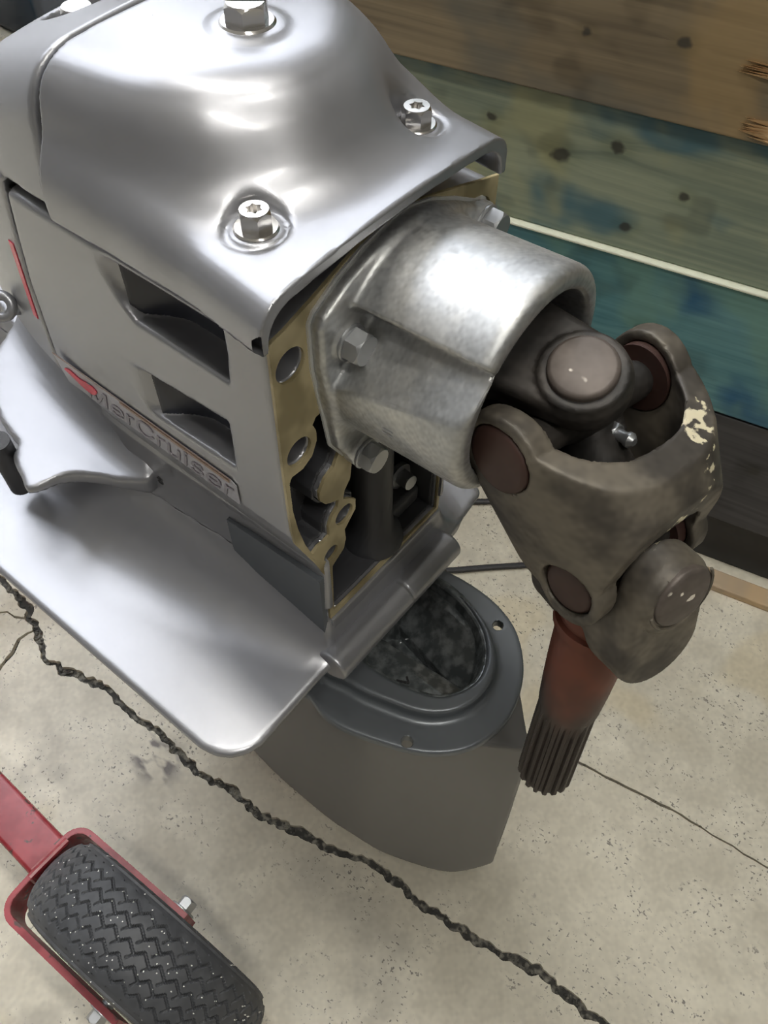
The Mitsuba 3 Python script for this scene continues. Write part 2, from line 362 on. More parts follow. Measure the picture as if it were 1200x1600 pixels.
c_thin = crack(thin_pts, .0026, .0006, .012, 13)
cracks = unary_union([c_main, c_b1, c_b2, c_thin])
ground = sbox(-3.5, -3, 3.5, 2.0).difference(cracks)
add('floor', rbox((-3.5, -3, FLOOR - .12), (3.5, 2.0, FLOOR - .007), .002, 1), 'm_rubble', kind='structure')
labels['floor']['label'] = 'cracked tan concrete garage floor under the sterndrive and dolly'
for g in sorted(ground.geoms, key=lambda g: -g.area):
    if g.area > .002:
        add('slab', placed(extrude(g.simplify(.0002), .0075), (0, 0, FLOOR - .0075)), 'm_concrete', 'floor', smooth=False)
# crumbs lying in the cracks
def pebbles(region, n, r0, r1, seed):
    r = np.random.default_rng(seed); ms = []; x0, y0, x1, y1 = -.6, -.3, .5, .25
    base = trimesh.creation.icosphere(1, 1.0)
    lines = [main_pts[3:24], branch1[:5]]
    while len(ms) < n:
        l = LineString(lines[0] if r.random() < .85 else lines[1]); p = l.interpolate(r.random(), normalized=True)
        x, y = p.x + r.normal(0, .0045), p.y + r.normal(0, .0045)
        if not region.contains(Point(x, y)): continue
        m = base.copy(); m.vertices = m.vertices * r.uniform(.6, 1.2, (len(m.vertices), 1)) * r.uniform(r0, r1) * np.array([1, 1, .6])
        m.apply_translation((x, y, FLOOR - .005)); ms.append(m)
    return cat(ms)
add('crack_crumbs', pebbles(c_main.union(c_b1), 420, .0008, .0024, 4), 'm_rubble', 'floor', kind='stuff', label='grey crumbs lying in the floor crack', smooth=False)

# ---- wall of stacked planks
def plank(z0, z1, out, s0, s1, th, seed, r=.0025):
    m = rbox((s0, 0, z0), (s1, th, z1), r, 2)
    m = m.subdivide_to_size(.12) if False else m
    M = np.eye(4); M[:3, 0] = WS; M[:3, 1] = WN; M[:3, 3] = WN * (WC - out); m.apply_transform(M); return m
add('wall_back', plank(FLOOR, .355, -.07, -.60, 2.6, .05, 0), 'm_black', kind='structure', label='wall of stacked timber planks behind the sterndrive')
add('plank', plank(-.1345, .02, .012, -.62, 2.5, .05, 1), 'm_plank_brown', 'wall_back', label='weathered brown top plank with splintered patches')
add('plank', plank(-.2800, -.1385, 0.0, -.62, 2.5, .05, 2), 'm_plank_green', 'wall_back', label='pale green plank with knots')
add('plank', plank(-.4480, -.2835, .004, -.62, 2.5, .05, 3), 'm_plank_teal', 'wall_back', label='teal blue stained plank')
add('plank', plank(-.6260, -.4520, .002, -.62, 2.5, .05, 4), 'm_plank_black', 'wall_back', label='dark grey plank')
add('plank', plank(FLOOR, -.6320, -.012, -.62, 2.5, .03, 5), 'm_black', 'wall_back', label='black foot board')
add('plank', plank(.024, .19, .008, -.62, 2.5, .05, 6), 'm_plank_brown', 'wall_back')
add('plank', plank(.194, .36, .004, -.62, 2.5, .05, 7), 'm_plank_green', 'wall_back')
add('plank', plank(-.2834, -.2800, .0075, -.62, 2.5, .02, 8, r=.0012), 'm_white_lit_edge', 'wall_back', label='thin cream strip painting the lit white plank edge between the green and teal planks')
def splinter(s, z, l, h, n, seed):
    r = np.random.default_rng(seed); ms = []
    for i in range(n):
        a = r.uniform(-1, 1); L = l * r.uniform(.5, 1); hh = h * r.uniform(.08, .2)
        b = m3.Manifold.hull_points(np.array([[-L / 2, 0, a * h / 2], [L / 2, -.001, a * h / 2 + r.normal(0, .001)], [0, -.003, a * h / 2 + hh], [0, .002, a * h / 2 - hh], [-L * .2, -.0025, a * h / 2 + hh * .8], [L * .3, -.0025, a * h / 2 - hh * .6]]))
        ms.append(tm(b))
    m = cat(ms); m.apply_translation((s, -.0005, z))
    M = np.eye(4); M[:3, 0] = WS; M[:3, 1] = WN; M[:3, 3] = WN * (WC - .012); m.apply_transform(M); return m
add('splinters', splinter(.115, -.075, .055, .012, 9, 1), 'm_split', 'wall_back__plank', label='raw split splinters')
add('splinters', splinter(.128, -.122, .05, .018, 12, 2), 'm_split', 'wall_back__plank', label='raw split splinters')
# the room beyond the frame, plus pieces added to block sky light
def quad_slab(lo, hi): return rbox(lo, hi, .01, 1)
add('ceiling', quad_slab((-1.2, -3, CEIL), (3.5, 2.0, CEIL + .1)), 'm_roof', kind='structure')
add('panel', quad_slab((-3.5, -3, CEIL), (-1.2, -.45, CEIL + .1)), 'm_roof', 'ceiling')  # unseen piece added to keep sky light off the side housing
add('wall_far', quad_slab((-1.0, 1.9, FLOOR), (3.5, 2.0, CEIL)), 'm_lightwall', kind='structure')
add('wall_right', quad_slab((3.4, -3, FLOOR), (3.5, 2.0, CEIL)), 'm_lightwall', kind='structure')
add('added_wall_left', quad_slab((-3.5, -3, FLOOR), (-3.4, 2.0, CEIL + .9)), 'm_lightwall', kind='structure')  # unseen wall added and raised to block low sky from the cover
add('wall_front', quad_slab((-3.5, -3.1, FLOOR), (3.5, -3.0, CEIL)), 'm_dimwall', kind='structure')

def lamp(x, y, lx, ly, power, lab_):
    k = key('ceiling_lamp')
    body = rbox((x - lx / 2 - .02, y - ly / 2 - .02, CEIL - .055), (x + lx / 2 + .02, y + ly / 2 + .02, CEIL + .005), .008, 2)
    scene[k + '__housing'] = ply(body, 'm_white_wall', smooth=30)
    em = trimesh.creation.box((lx, ly, .004)); em.apply_translation((x, y, CEIL - .0585))
    scene[k + '__diffuser'] = ply(em, 'm_white_wall', emitter={'type': 'area', 'radiance': rgb(power, power * .97, power * .90)})
    lab(k, lab_, 'lamp')
lamp(-.2, .15, 1.25, .16, LAMP, 'long ceiling strip lamp above the sterndrive')
lamp(.9, -.55, 1.25, .16, LAMP, 'long ceiling strip lamp nearer the camera')

# ================================================================ STERNDRIVE
SD = 'sterndrive'
lab(SD, 'silver-grey boat sterndrive leg with open front face, standing on the red dolly', 'boat engine part')
Y0 = .004
def halfwidth(z):
    return np.interp(z, [-.30, -.175, -.165, -.145, -.125, -.108, .05], [.0585, .0585, .0595, .0665, .0745, .0795, .0800])
GROOVE = [(-.1235, .0375), (-.168, .0335), (-.1735, .030), (-.176, .022), (-.192, -.036), (-.200, -.104), (-.2005, -.135), (-.193, -.158), (-.181, -.173), (-.175, -.1775)]
REAR_ZONE = np.array([(-.1235, .2)] + GROOVE + [(-.182, -.181), (-.2, -.1825), (-.24, -.1825), (-.42, -.183), (-.42, .2)])
def body_rear(x, y, z):
    """plan outline of the housing: flat sides that close towards the rear"""
    w = halfwidth(z)
    t = np.clip((-.15 - x) / .21, 0, 1)
    w = w * (1 - .72 * t ** 2.0)
    return np.abs(y - Y0) - w
CAV_L = [(-.030, -.030), (-.046, -.0295), (-.0525, -.030), (-.055, -.0335), (-.053, -.039), (-.053, -.046), (-.057, -.054), (-.064, -.0575), (-.072, -.0565), (-.0740, -.060), (-.0742, -.082), (-.0722, -.101), (-.0685, -.120), (-.064, -.1345), (-.059, -.132), (-.054, -.133), (-.049, -.132), (-.049, -.123), (-.046, -.117), (-.041, -.113), (-.040, -.107), (-.044, -.105), (-.050, -.101), (-.054, -.094), (-.054, -.087), (-.049, -.080), (-.042, -.077), (-.037, -.068), (-.030, -.06)]
CAV_R = [(-.020, -.065), (-.028, -.085), (-.030, -.098), (-.035, -.104), (-.0365, -.111), (-.031, -.1155), (-.0262, -.121), (-.0265, -.130), (-.0365, -.140), (-.0358, -.150), (-.038, -.158), (-.0488, -.165), (-.0505, -.2165), (-.044, -.2185), (.060, -.2195), (.0588, -.160), (.0705, -.12), (.074, -.09), (.073, -.06), (.06, -.05), (.03, -.06)]
OUTER = [(-.0755, .031), (-.066, .0325), (-.050, .037), (-.022, .0455), (-.001, .050), (.02, .048), (.046, .0405), (.07, .033), (.0875, .028), (.0875, -.02), (.086, -.09), (.083, -.115), (.068, -.158), (.0635, -.172), (.0625, -.2245), (-.0540, -.2235), (-.0545, -.171), (-.0605, -.151), (-.0665, -.135), (-.0755, -.111), (-.0768, -.097), (-.0768, -.053), (-.0762, -.017)]
HOLES = [(-.0648, .0125, .0088), (-.0652, -.0435, .0082), (-.0362, -.1252, .0072), (-.0490, -.1505, .0058), (.0735, .0135, .0085), (.0745, -.0435, .0082)]
def housing(x, y, z):
    side = body_rear(x, y, z)
    d = smax(side, np.maximum(x + .0005, -.36 - x), .004)
    # top follows the gasket outline under the cover
    top = .028 + .018 * np.clip(1 - np.abs(y - .002) / .075, 0, 1)
    d = smax(d, z - top, .004)
    d = np.maximum(d, -.2555 - z)
    return d
def louver_depth(x): return .0225 * smooth_np(-.116, -.068, x)
def smooth_np(a, b, x):
    t = np.clip((x - a) / (b - a), 0, 1); return t * t * (3 - 2 * t)
LOUV_U = curve([(-.107, .0240), (-.070, .0245), (-.0262, .0245), (-.0265, .010), (-.0290, -.0088), (-.060, -.0086), (-.092, -.0084), (-.101, .0005), (-.109, .0120), (-.1105, .0200)], 1)
LOUV_L = curve([(-.112, -.0460), (-.075, -.0430), (-.0355, -.0395), (-.0365, -.060), (-.0375, -.0762), (-.070, -.0775), (-.103, -.0790), (-.111, -.0715), (-.1175, -.0620), (-.1180, -.0520)], 1)
def housing_cut(x, y, z):
    d = housing(x, y, z)
    zone = d_poly(x, z, REAR_ZONE)
    d = smax(d, -(zone - .0015), .002)
    for c, dp in ((CAV_L, .024), (CAV_R, .085)):
        d = np.maximum(d, -np.maximum(d_poly(y, z, c), -dp - x))
    for hy, hz, hr in HOLES:
        d = np.maximum(d, -np.maximum(np.hypot(y - hy, z - hz) - hr, -.06 - x))
    for lv in (LOUV_U, LOUV_L):
        p2, dp = d_poly(x, z, lv), louver_depth(x)
        d = smax(d, -smax(p2, y + .0770 - dp, .006), .0022)
        d = smax(d, -smax(p2, -(y - 2 * Y0) + .0770 - dp, .006), .0022)
    # lower part is cut where the lower casting begins
    d = np.maximum(d, -.226 - z)
    return d
sdf_part('housing', housing_cut, (-.30, -.080, -.228), (.002, .090, .052), .0016, 'm_paint', SD, smooth=28, label='silver side housing with two dark louver slots')
def vent_shade(x, y, z):  # slab added over the louver floors to darken them like shade
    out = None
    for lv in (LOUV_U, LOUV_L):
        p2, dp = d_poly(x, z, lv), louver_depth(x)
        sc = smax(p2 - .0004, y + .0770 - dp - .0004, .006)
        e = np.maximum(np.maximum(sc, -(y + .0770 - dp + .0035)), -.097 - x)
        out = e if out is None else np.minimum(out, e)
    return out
sdf_part('vent_shade', vent_shade, (-.12, -.08, -.085), (-.02, -.05, .03), .0011, 'm_vent_shade', SD, smooth=40, label='added blue-black sheet that paints the shade inside the louver slots')
# dark liner of the cavity behind the face
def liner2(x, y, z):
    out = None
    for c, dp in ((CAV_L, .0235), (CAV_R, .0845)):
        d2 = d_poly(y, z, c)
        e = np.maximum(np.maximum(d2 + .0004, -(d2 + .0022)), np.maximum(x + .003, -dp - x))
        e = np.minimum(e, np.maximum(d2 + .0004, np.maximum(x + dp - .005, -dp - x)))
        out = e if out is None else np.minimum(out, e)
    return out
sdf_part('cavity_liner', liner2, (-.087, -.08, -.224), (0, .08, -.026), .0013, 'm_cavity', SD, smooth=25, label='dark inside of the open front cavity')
# gasket face
gp = Polygon(OUTER).buffer(0)
for c in (CAV_L, CAV_R): gp = gp.difference(Polygon(c).buffer(-.0003))
for hy, hz, hr in HOLES: gp = gp.difference(Point(hy, hz).buffer(hr, quad_segs=10))
gp = gp.buffer(.0006).buffer(-.0006)
gp = max(getattr(gp, 'geoms', [gp]), key=lambda g: g.area) if gp.geom_type != 'Polygon' else gp
def yz(poly, x0, h, bev=None):
    """polygon in (y, z) to a prism from x0 towards +x"""
    m = extrude(poly, h) if bev is None else bevel_extrude(poly, h, bev)
    M = np.array([[0, 0, 1, x0], [1, 0, 0, 0], [0, 1, 0, 0], [0, 0, 0, 1.]]); m.apply_transform(M); return m
add('gasket_face', yz(gp, -.0006, .0020, .0004), 'm_gasket', SD, smooth=25, label='dull yellow machined mating face with holes')
# inside: drive tube, fitting
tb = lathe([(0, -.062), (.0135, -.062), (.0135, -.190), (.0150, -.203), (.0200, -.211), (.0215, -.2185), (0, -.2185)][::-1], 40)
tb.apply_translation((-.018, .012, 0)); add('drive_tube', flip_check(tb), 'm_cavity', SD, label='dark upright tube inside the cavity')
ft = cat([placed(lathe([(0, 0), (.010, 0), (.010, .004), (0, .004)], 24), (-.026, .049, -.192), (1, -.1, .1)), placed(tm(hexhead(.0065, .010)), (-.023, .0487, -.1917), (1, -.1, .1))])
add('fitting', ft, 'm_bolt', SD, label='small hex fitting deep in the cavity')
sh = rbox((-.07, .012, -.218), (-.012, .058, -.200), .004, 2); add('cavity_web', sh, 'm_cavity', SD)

# ---- rear casing
def dome_section(y, z, x):
    """cover cross-section at the seam, closing to the rear"""
    t = np.clip((-.123 - x) / .24, 0, 1)
    hw = .0795 * (1 - .62 * t ** 1.5); top = .1055 - .088 * t ** 1.05
    slope = .13 * np.clip((z - .04), 0, None)
    a = np.abs(y - .001) - hw + slope
    b = z - (top - .004 * ((y - .001) / .07) ** 2)
    return smax(a, b, .026)
BOLT_R = np.array([-.181, -.006, .0755])
def rear_all(x, y, z):
    up = np.maximum(dome_section(y, z, x), .030 - z)
    low = np.maximum(body_rear(x, y, z), z - .034)
    d = np.minimum(up, low)
    d = smax(d, -.355 - x, .03)
    d = smax(d, (-x - .226 - .35 * y + .6 * (z - .07)) / 1.2, .02)
    d = smax(d, d_poly(x, z, REAR_ZONE) + .0015, .002)
    d = smax(d, x + .1285, .003)
    # counterbore of the rear bolt
    d = smax(d, -np.maximum(np.hypot(x - BOLT_R[0], y - BOLT_R[1]) - .0155, BOLT_R[2] - z), .003)
    return np.maximum(d, -.20 - z)
sdf_part('rear_casing', rear_all, (-.362, -.085, -.19), (-.12, .093, .11), .002, 'm_paint', SD, smooth=40, label='silver rear casing behind the panel gap')
def seam_core(x, y, z):
    body = np.minimum(np.maximum(body_rear(x, y, z), z - .03), np.maximum(dome_section(y, z, x), .03 - z))
    d = np.maximum(np.maximum(body + .0035, -(body + .0065)), np.abs(d_poly(x, z, REAR_ZONE)) - .006)
    return np.maximum(d, -.186 - z)
sdf_part('panel_gap', seam_core, (-.21, -.08, -.188), (-.11, .09, .105), .0016, 'm_black', SD, smooth=40, label='black gap line round the side panel')
def bolt_stack(name, pos, z, r, h, wr, m='m_chrome', torx=False, slot=False, lab_=None, x=None, wh=.0016, parent=SD):
    b = hexhead(r, h)
    if torx:
        star = Polygon([(math.cos(a) * (r * .52 if i % 2 == 0 else r * .36), math.sin(a) * (r * .52 if i % 2 == 0 else r * .36)) for i, a in enumerate(np.linspace(0, 2 * np.pi, 13)[:-1])])
        b = b - mf(placed(extrude(star, h), (0, 0, h * .45)))
    if slot:
        b = b - m3.Manifold.cube([r * 2.4, r * .16, h], True).translate([0, 0, h * .5 + h * .34]).rotate([0, 0, 35])
    k = add(name, placed(tm(b), np.asarray(pos) + np.asarray(z, float) / np.linalg.norm(z) * wh, z, x), m, parent, smooth=25, label=lab_)
    if k.count('__') < 2:
        add('washer', placed(washer(r * .3, wr, wh), pos, z, x), m, k, smooth=30)
    return k
bolt_stack('rear_bolt', BOLT_R, (0, 0, 1), .0082, .0085, .0118, lab_='hex bolt sunk in a round pocket of the rear casing', x=(1, .3, 0))

# ---- top cover
DOME = [(-.13, -.070), (-.1, -.0655), (-.076, -.0595), (-.053, -.047), (-.038, -.028), (-.030, -.012), (-.0285, .004), (-.030, .020), (-.038, .036), (-.053, .054), (-.076, .0655), (-.1, .071), (-.13, .075), (-.2, .077), (-.2, -.073)]
DOMEC = np.vstack([curve(DOME[:13], 10, False), DOME[13:]])
LIP_X = .0140; LIP_C = -.0100; LIP_W = .0808
def cover_outer(x, y, z):
    # skirt and lip: arch section extruded along x
    yc = np.interp(x, [-.125, -.05, .016], [.0005, -.002, LIP_C])
    lip = smax(np.abs(y - yc) - LIP_W, z - (.0675 - .02 * np.clip(-x - .03, 0, 1) - .0045 * ((y - yc) / .08) ** 2), .016)
    d2 = d_poly(x, y, DOMEC)
    tp = .16 + .24 * smooth_np(-.085, -.045, x)
    dome = smax((d2 - .003 - tp * np.clip(.098 - z, 0, .05)) * .93, z - (.1055 - .30 * (np.clip(x + .075, 0, 1)) ** 1.4 - .0035 * (y / .07) ** 2), .024)
    dome = smax(dome, np.abs(y - yc) - LIP_W + .002, .012)
    d = smin(lip, dome, .022)
    # boss of the fill plug
    d = smin(d, d_cyl(x, y, z, (-.0740, .0020, .1015), (0, 0, 1), .0150, .0035, .002), .005)
    # bolt pockets
    for bx, by in ((-.0193, -.0555), (-.0178, .0430)):
        d = smax(d, -np.maximum(np.hypot((x - bx), y - by) - .0118, .0652 - z), .004)
        d = smin(d, d_cyl(x, y, z, (bx, by, .0633), (0, 0, 1), .0105, .002, .001), .003)
    return d
def cover(x, y, z):
    d = cover_outer(x, y, z)
    d = np.maximum(d, x - LIP_X)
    low = np.interp(x, [-.12, .0155], [.0385, .0425])
    d = np.maximum(d, low - z)
    d = smax(d, -(x + .1225), .0015)
    yc = np.interp(x, [-.125, -.05, .016], [.0005, -.002, LIP_C])
    inner = smax(np.abs(y - yc) - (LIP_W - .0045), z - .0618 + .0045 * ((y - yc) / .08) ** 2, .016)
    d = smax(d, -np.maximum(inner, -.10 - x), .0012)
    return d
sdf_part('top_cover', cover, (-.126, -.088, .036), (.018, .085, .112), .0013, 'm_paint', SD, smooth=45, label='glossy silver domed top cover')
for i, (bx, by) in enumerate(((-.0193, -.0555), (-.0178, .0430))):
    bolt_stack('cover_bolt', (bx, by, .0652), (0, 0, 1), .0068, .0075, .0092, torx=True, lab_='chrome star socket bolt on the cover lip', x=(1, .45, 0))
bolt_stack('fill_plug', (-.0740, .0020, .1050), (0, 0, 1), .0092, .0070, .0118, slot=True, lab_='chrome hex fill plug with a slot', x=(1, .1, 0), wh=.0022)

# ---- bearing carrier (bell housing on the face)
BA, BB = np.array([.008, .006, -.0085]), np.array([.080, .002, 0.0])
FL = [(-.0545, .028), (-.051, .033), (-.035, .0415), (-.018, .0472), (-.003, .0500), (.014, .0500), (.030, .0455), (.050, .0360), (.067, .0260), (.0760, .024), (.0765, .005), (.062, -.056), (.052, -.072), (.040, -.079), (-.024, -.079), (-.037, -.0725), (-.0465, -.056), (-.0545, .002)]
FLC = Polygon(FL).buffer(-.0048).buffer(.003)
def bell(x, y, z):
    t = (x - BA[0]) / (BB[0] - BA[0])
    cy, cz = BA[1] + (BB[1] - BA[1]) * t, BA[2] + (BB[2] - BA[2]) * t
    r = np.interp(t, [-.2, 0, .3, 1, 1.2], [.0565, .0555, .0550, .0545, .0535])
    py, pz = y - cy, z - cz
    q = np.hypot(py, pz)
    body = smax(q - r, x - .0815, .007)
    body = np.maximum(body, .0035 - x)
    # bolt clearance step along the side
    n1 = (math.cos(math.radians(130)), math.sin(math.radians(130))); n2 = (math.cos(math.radians(224)), math.sin(math.radians(224)))
    c1 = np.interp(t, [0, .25, 1], [.0345, .0392, .0460]); U = (r * math.cos(math.radians(136)), r * math.sin(math.radians(136)))
    notch = smax(-(n1[0] * py + n1[1] * pz - c1), -(n2[0] * py + n2[1] * pz - (n2[0] * U[0] + n2[1] * U[1])), .001)
    body = smax(body, -notch, .0014)
    fl = smax(d_poly(y, z, np.array(FLC.exterior.coords)[:-1]), np.maximum(x - .0095, .0015 - x), .003)
    d = smin(body, fl, .004)
    for by, bz in BB_BOLTS:
        d = smin(d, d_cyl(x, y, z, (.008, by, bz), (1, 0, 0), .0085, .0032, .001), .004)
    bore = np.maximum(q - np.interp(t, [0, .15, 1], [.030, .0345, .0442]), .004 - x)
    return smax(d, -bore, .003)
BB_BOLTS = [(-.0375, .0125), (-.0285, -.0700), (.0630, .0185), (.0480, -.066)]
sdf_part('bearing_carrier', bell, (.0, -.06, -.082), (.084, .08, .062), .0013, 'm_cast', SD, smooth=30, label='raw cast aluminium bell around the joint')
add('carrier_seal', yz(FLC.buffer(.0012), .0014, .0012), 'm_seal', SD, label='thin pale seal under the bell flange')
for by, bz in BB_BOLTS:
    bolt_stack('carrier_bolt', (.0115, by, bz), (1, 0, 0), .0082, .0080, .0090, m='m_bolt', x=(0, .3, 1))
for i, q in enumerate(((.0545, -.0505), (.052, -.0505))):
    pass
def on_bell(x, ang):
    t = (x - .008) / .072; r = np.interp(t, [0, .3, 1], [.0555, .0550, .0545]); return np.array([x, 0.006 - .004 * t + r * math.cos(ang), -.0085 + .0085 * t + r * math.sin(ang)])
a = math.radians(187)
for dz in (0, .055):
    p0, p1 = on_bell(.040, a + dz), on_bell(.046, a + dz)
    add('cast_mark', tube([p0, p1], .0006, 6), 'm_cast', SD + '__bearing_carrier')

# ---- lower casting: neck, ventilation plate, front block
PLATE_Z = -.2500
PLATE = Polygon([(.0135, -.077), (.0150, -.138), (.0120, -.148), (.0060, -.156), (-.003, -.1615), (-.014, -.164), (-.30, -.166), (-.42, -.15), (-.47, -.09), (-.47, .07), (-.42, .115), (-.30, .119), (-.03, .118), (.0062, .1165), (.0130, .055)])
PL = np.array(PLATE.buffer(-.008).buffer(.008, quad_segs=5).exterior.coords)[:-1]
def neck(x, y, z):
    t = np.clip((-.10 - x) / .27, 0, 1)
    w = (.0575 + .010 * np.clip((-.06 - x) / .12, 0, 1)) * (1 - .6 * t ** 2)
    w = w + .006 * np.clip((-.16 - z) / .09, 0, 1)
    d = smax(np.abs(y - Y0) - w, np.maximum(x - .002, -.40 - x), .004)
    return d
def lower_all(x, y, z):
    pl = smax(d_poly(x, y, PL), np.abs(z - (PLATE_Z - .0035)) - .0035, .004)
    nk = np.maximum(neck(x, y, z), z + .150)
    k = np.interp(x, [-.3, -.16, -.07, .0, .02], [.075, .070, .055, .030, .012])
    d = smin(pl, nk, k)
    return np.maximum(d, x - .0155)
def lower_cut(x, y, z):
    d = lower_all(x, y, z)
    # the lower casting fills up to the side housing; the front cavity stays open
    d = np.maximum(d, -np.maximum(np.maximum(d_box2(x, y, (-.04, Y0), (.05, .060)), -.223 - z), 0 * z - 1))
    h = np.maximum(housing(x, y, z), -.2255 - z)
    zone = d_poly(x, z, REAR_ZONE)
    return np.maximum(d, z + .205)
sdf_part('ventilation_plate', lower_cut, (-.475, -.172, -.262), (.02, .13, -.203), .0022, 'm_paint', SD, smooth=38, label='wide flat silver plate round the leg')
def neck_up(x, y, z):
    d = lower_all(x, y, z)
    d = smin(d, np.maximum(housing(x, y, z) + .0015, z + .16), .012)
    d = np.maximum(d, -.206 - z)
    # leave the rear casing and the open front free
    zone = d_poly(x, z, REAR_ZONE)
    d = np.maximum(d, -np.maximum(zone - .0006, -z - .181))
    d = np.maximum(d, -np.maximum(d_box2(x, y, (-.04, Y0), (.06, .0565)), -.24 - z))
    return d
sdf_part('lower_housing', neck_up, (-.41, -.13, -.208), (.004, .13, -.150), .002, 'm_paint', SD, smooth=38, label='silver neck that flares out into the plate')
# flat cheek below the side housing; darker paint stands for its dim floor reflection
ck = Polygon([(-.0795, -.176), (-.0780, -.1765), (.0008, -.1690), (.0008, -.2530), (-.0795, -.2530)])
cheek = extrude(ck, .0040); cheek.apply_transform(np.array([[1, 0, 0, 0], [0, 0, -1, -.0562], [0, 1, 0, 0], [0, 0, 0, 1.]]))
add('cheek_plate', cheek, 'm_paint_dark', SD, smooth=20, label='triangular cheek below the side housing with its dim reflection painted in')
# front sill under the face and its rounded bar
def sill(x, y, z):
    d = d_box(x, y, z, (-.004, Y0, -.2390), (.0075, .0585, .0160), .0012)
    return d
sdf_part('front_sill', sill, (-.02, -.058, -.258), (.006, .066, -.221), .0013, 'm_paint', SD, smooth=30)
def bar(x, y, z):
    d = d_cap(x, y, z, (.0140, -.068, -.2530), (.0140, .060, -.2530), .0120)
    d = smax(d, np.abs(y + .004) - .0655, .002)
    d = smin(d, d_box(x, y, z, (.004, -.004, -.2560), (.010, .063, .008), .002), .008)
    return smax(d, -np.maximum(np.abs(y - .006) - .0004, -(np.hypot(x - .014, z + .253) - .0113)), .0003)
sdf_part('front_bar', bar, (-.01, -.072, -.27), (.03, .066, -.238), .0013, 'm_paint', SD, smooth=35, label='rounded grey bar across the foot of the face')
# rear trim lug with a pin on the starboard side
WING = curve([(-.150, -.060), (-.163, -.078), (-.178, -.0850), (-.198, -.0985), (-.2085, -.1215), (-.222, -.1185), (-.240, -.1120), (-.247, -.1020), (-.262, -.0990), (-.285, -.0920), (-.33, -.060), (-.33, -.02), (-.2, -.02)], 4)
def lug(x, y, z):
    wing = smax(d_poly(x, y, WING), np.abs(z + .1915 - .10 * np.clip(y + .085, -.04, .03)) - .0060, .003)
    b = np.maximum(body_rear(x, y, z) + .0018, np.maximum(z + .10, -.215 - z))
    d = smin(wing, np.maximum(b, np.maximum(-.34 - x, x + .165)), .030)
    return np.maximum(d, -(z + .2005) - .25 * np.clip(y + .085, -.02, .06))
sdf_part('trim_lug', lug, (-.345, -.13, -.215), (-.13, .085, -.06), .002, 'm_paint', SD, smooth=40, label='flared silver lug with a notch')
add('trim_pin', tube([(-.256, -.111, -.235), (-.250, -.113, -.178)], .0085, 20), 'm_black', SD, label='black pin beside the notch of the lug')
# upper rear anchor ring
ring = trimesh.creation.torus(.0066, .0032, 32, 14); add('anchor_eye', placed(ring, (-.243, -.0735, -.082), (.5, -.6, .6)), 'm_paint', SD, label='silver eye at the back edge')
add('eye_stem', tube([(-.246, -.050, -.098), (-.244, -.066, -.089)], .0045, 14), 'm_paint', SD)
def strip_on_side(a, b, w, m, lab_):
    n = 14; v = []
    for i in range(n + 1):
        t = i / n; x, z = a[0] + (b[0] - a[0]) * t, a[1] + (b[1] - a[1]) * t
        for dx in (-w / 2, w / 2):
            ww = float(halfwidth(z)) * (1 - .72 * np.clip((-.15 - (x + dx)) / .21, 0, 1) ** 2)
            for o in (.0001, .0006): v.append((x + dx, Y0 - ww - o, z))
    f = []
    for i in range(n):
        p = 4 * i; q = p + 4
        for k0, k1 in ((0, 1), (1, 3), (3, 2), (2, 0)): f += [[p + k0, p + k1, q + k1], [p + k0, q + k1, q + k0]]
    f += [[0, 2, 3], [0, 3, 1], [4 * n, 4 * n + 1, 4 * n + 3], [4 * n, 4 * n + 3, 4 * n + 2]]
    add('side_stripe', flip_check(trimesh.Trimesh(v, f, process=False)), m, SD, label=lab_)
strip_on_side((-.1935, -.012), (-.2045, -.070), .005, 'm_decal_red', 'thin dark red stripe on the rear casing')

# ---- exhaust collar and gearcase
COL = curve([(-.03, -.070), (-.004, -.0775), (.023, -.0815), (.060, -.0700), (.090, -.055), (.111, -.031), (.118, .002), (.108, .036), (.086, .062), (.060, .074), (.030, .0765), (.0, .073), (-.03, .068)], 5)
COLI = curve([(-.02, -.050), (.015, -.054), (.045, -.0475), (.072, -.037), (.089, -.019), (.0945, .004), (.088, .027), (.068, .046), (.040, .056), (.012, .058), (-.02, .054)], 5)
OPEN = curve([(.004, -.0300), (.025, -.034), (.050, -.0300), (.073, -.0200), (.085, .002), (.082, .022), (.066, .042), (.040, .054), (.014, .0565), (-.004, .050), (-.008, .01)], 5)
def collar(x, y, z):
    a = smax(d_poly(x, y, COL), np.abs(z + .3180) - .0045, .003)
    b = smax(d_poly(x, y, COLI), np.abs(z + .3120) - .0110, .003)
    d = smin(a, b, .006)
    d = smax(d, -d_poly(x, y, OPEN), .003)
    for hx, hy in ((.0690, .0590), (.0720, -.0585)):
        d = np.maximum(d, -(np.hypot(x - hx, y - hy) - .0042))
    return d
sdf_part('exhaust_collar', collar, (-.03, -.085, -.325), (.12, .08, -.299), .0013, 'm_paint_dark', SD, smooth=30, label='dark grey stepped U-shaped collar with bolt holes')
def pocket(x, y, z):
    o = d_poly(x, y, OPEN)
    tp = np.clip((-.303 - z) / .06, 0, 1)
    inner = o + .002 + .012 * tp
    d = np.maximum(o - .004, np.maximum(z + .3045, -.365 - z))
    return np.maximum(d, -np.maximum(inner, -.36 - z))
def pocket2(x, y, z):
    d = pocket(x, y, z)
    # cast ledge on the near wall and the curved far wall
    led = smax(d_poly(x, y, OPEN), np.maximum(z + .3190 + .35 * np.clip(y + .012, 0, 1), y + .004 - .1 * np.clip(x, 0, 1)), .004)
    led = np.maximum(led, -.36 - z)
    far = smax(d_poly(x, y, OPEN), np.maximum(z + .316 + .9 * np.clip(.050 - y - .15 * x, 0, 1), -(y - .022 + .2 * x)), .006)
    far = np.maximum(far, -.36 - z)
    return np.minimum(d, np.minimum(led, far))
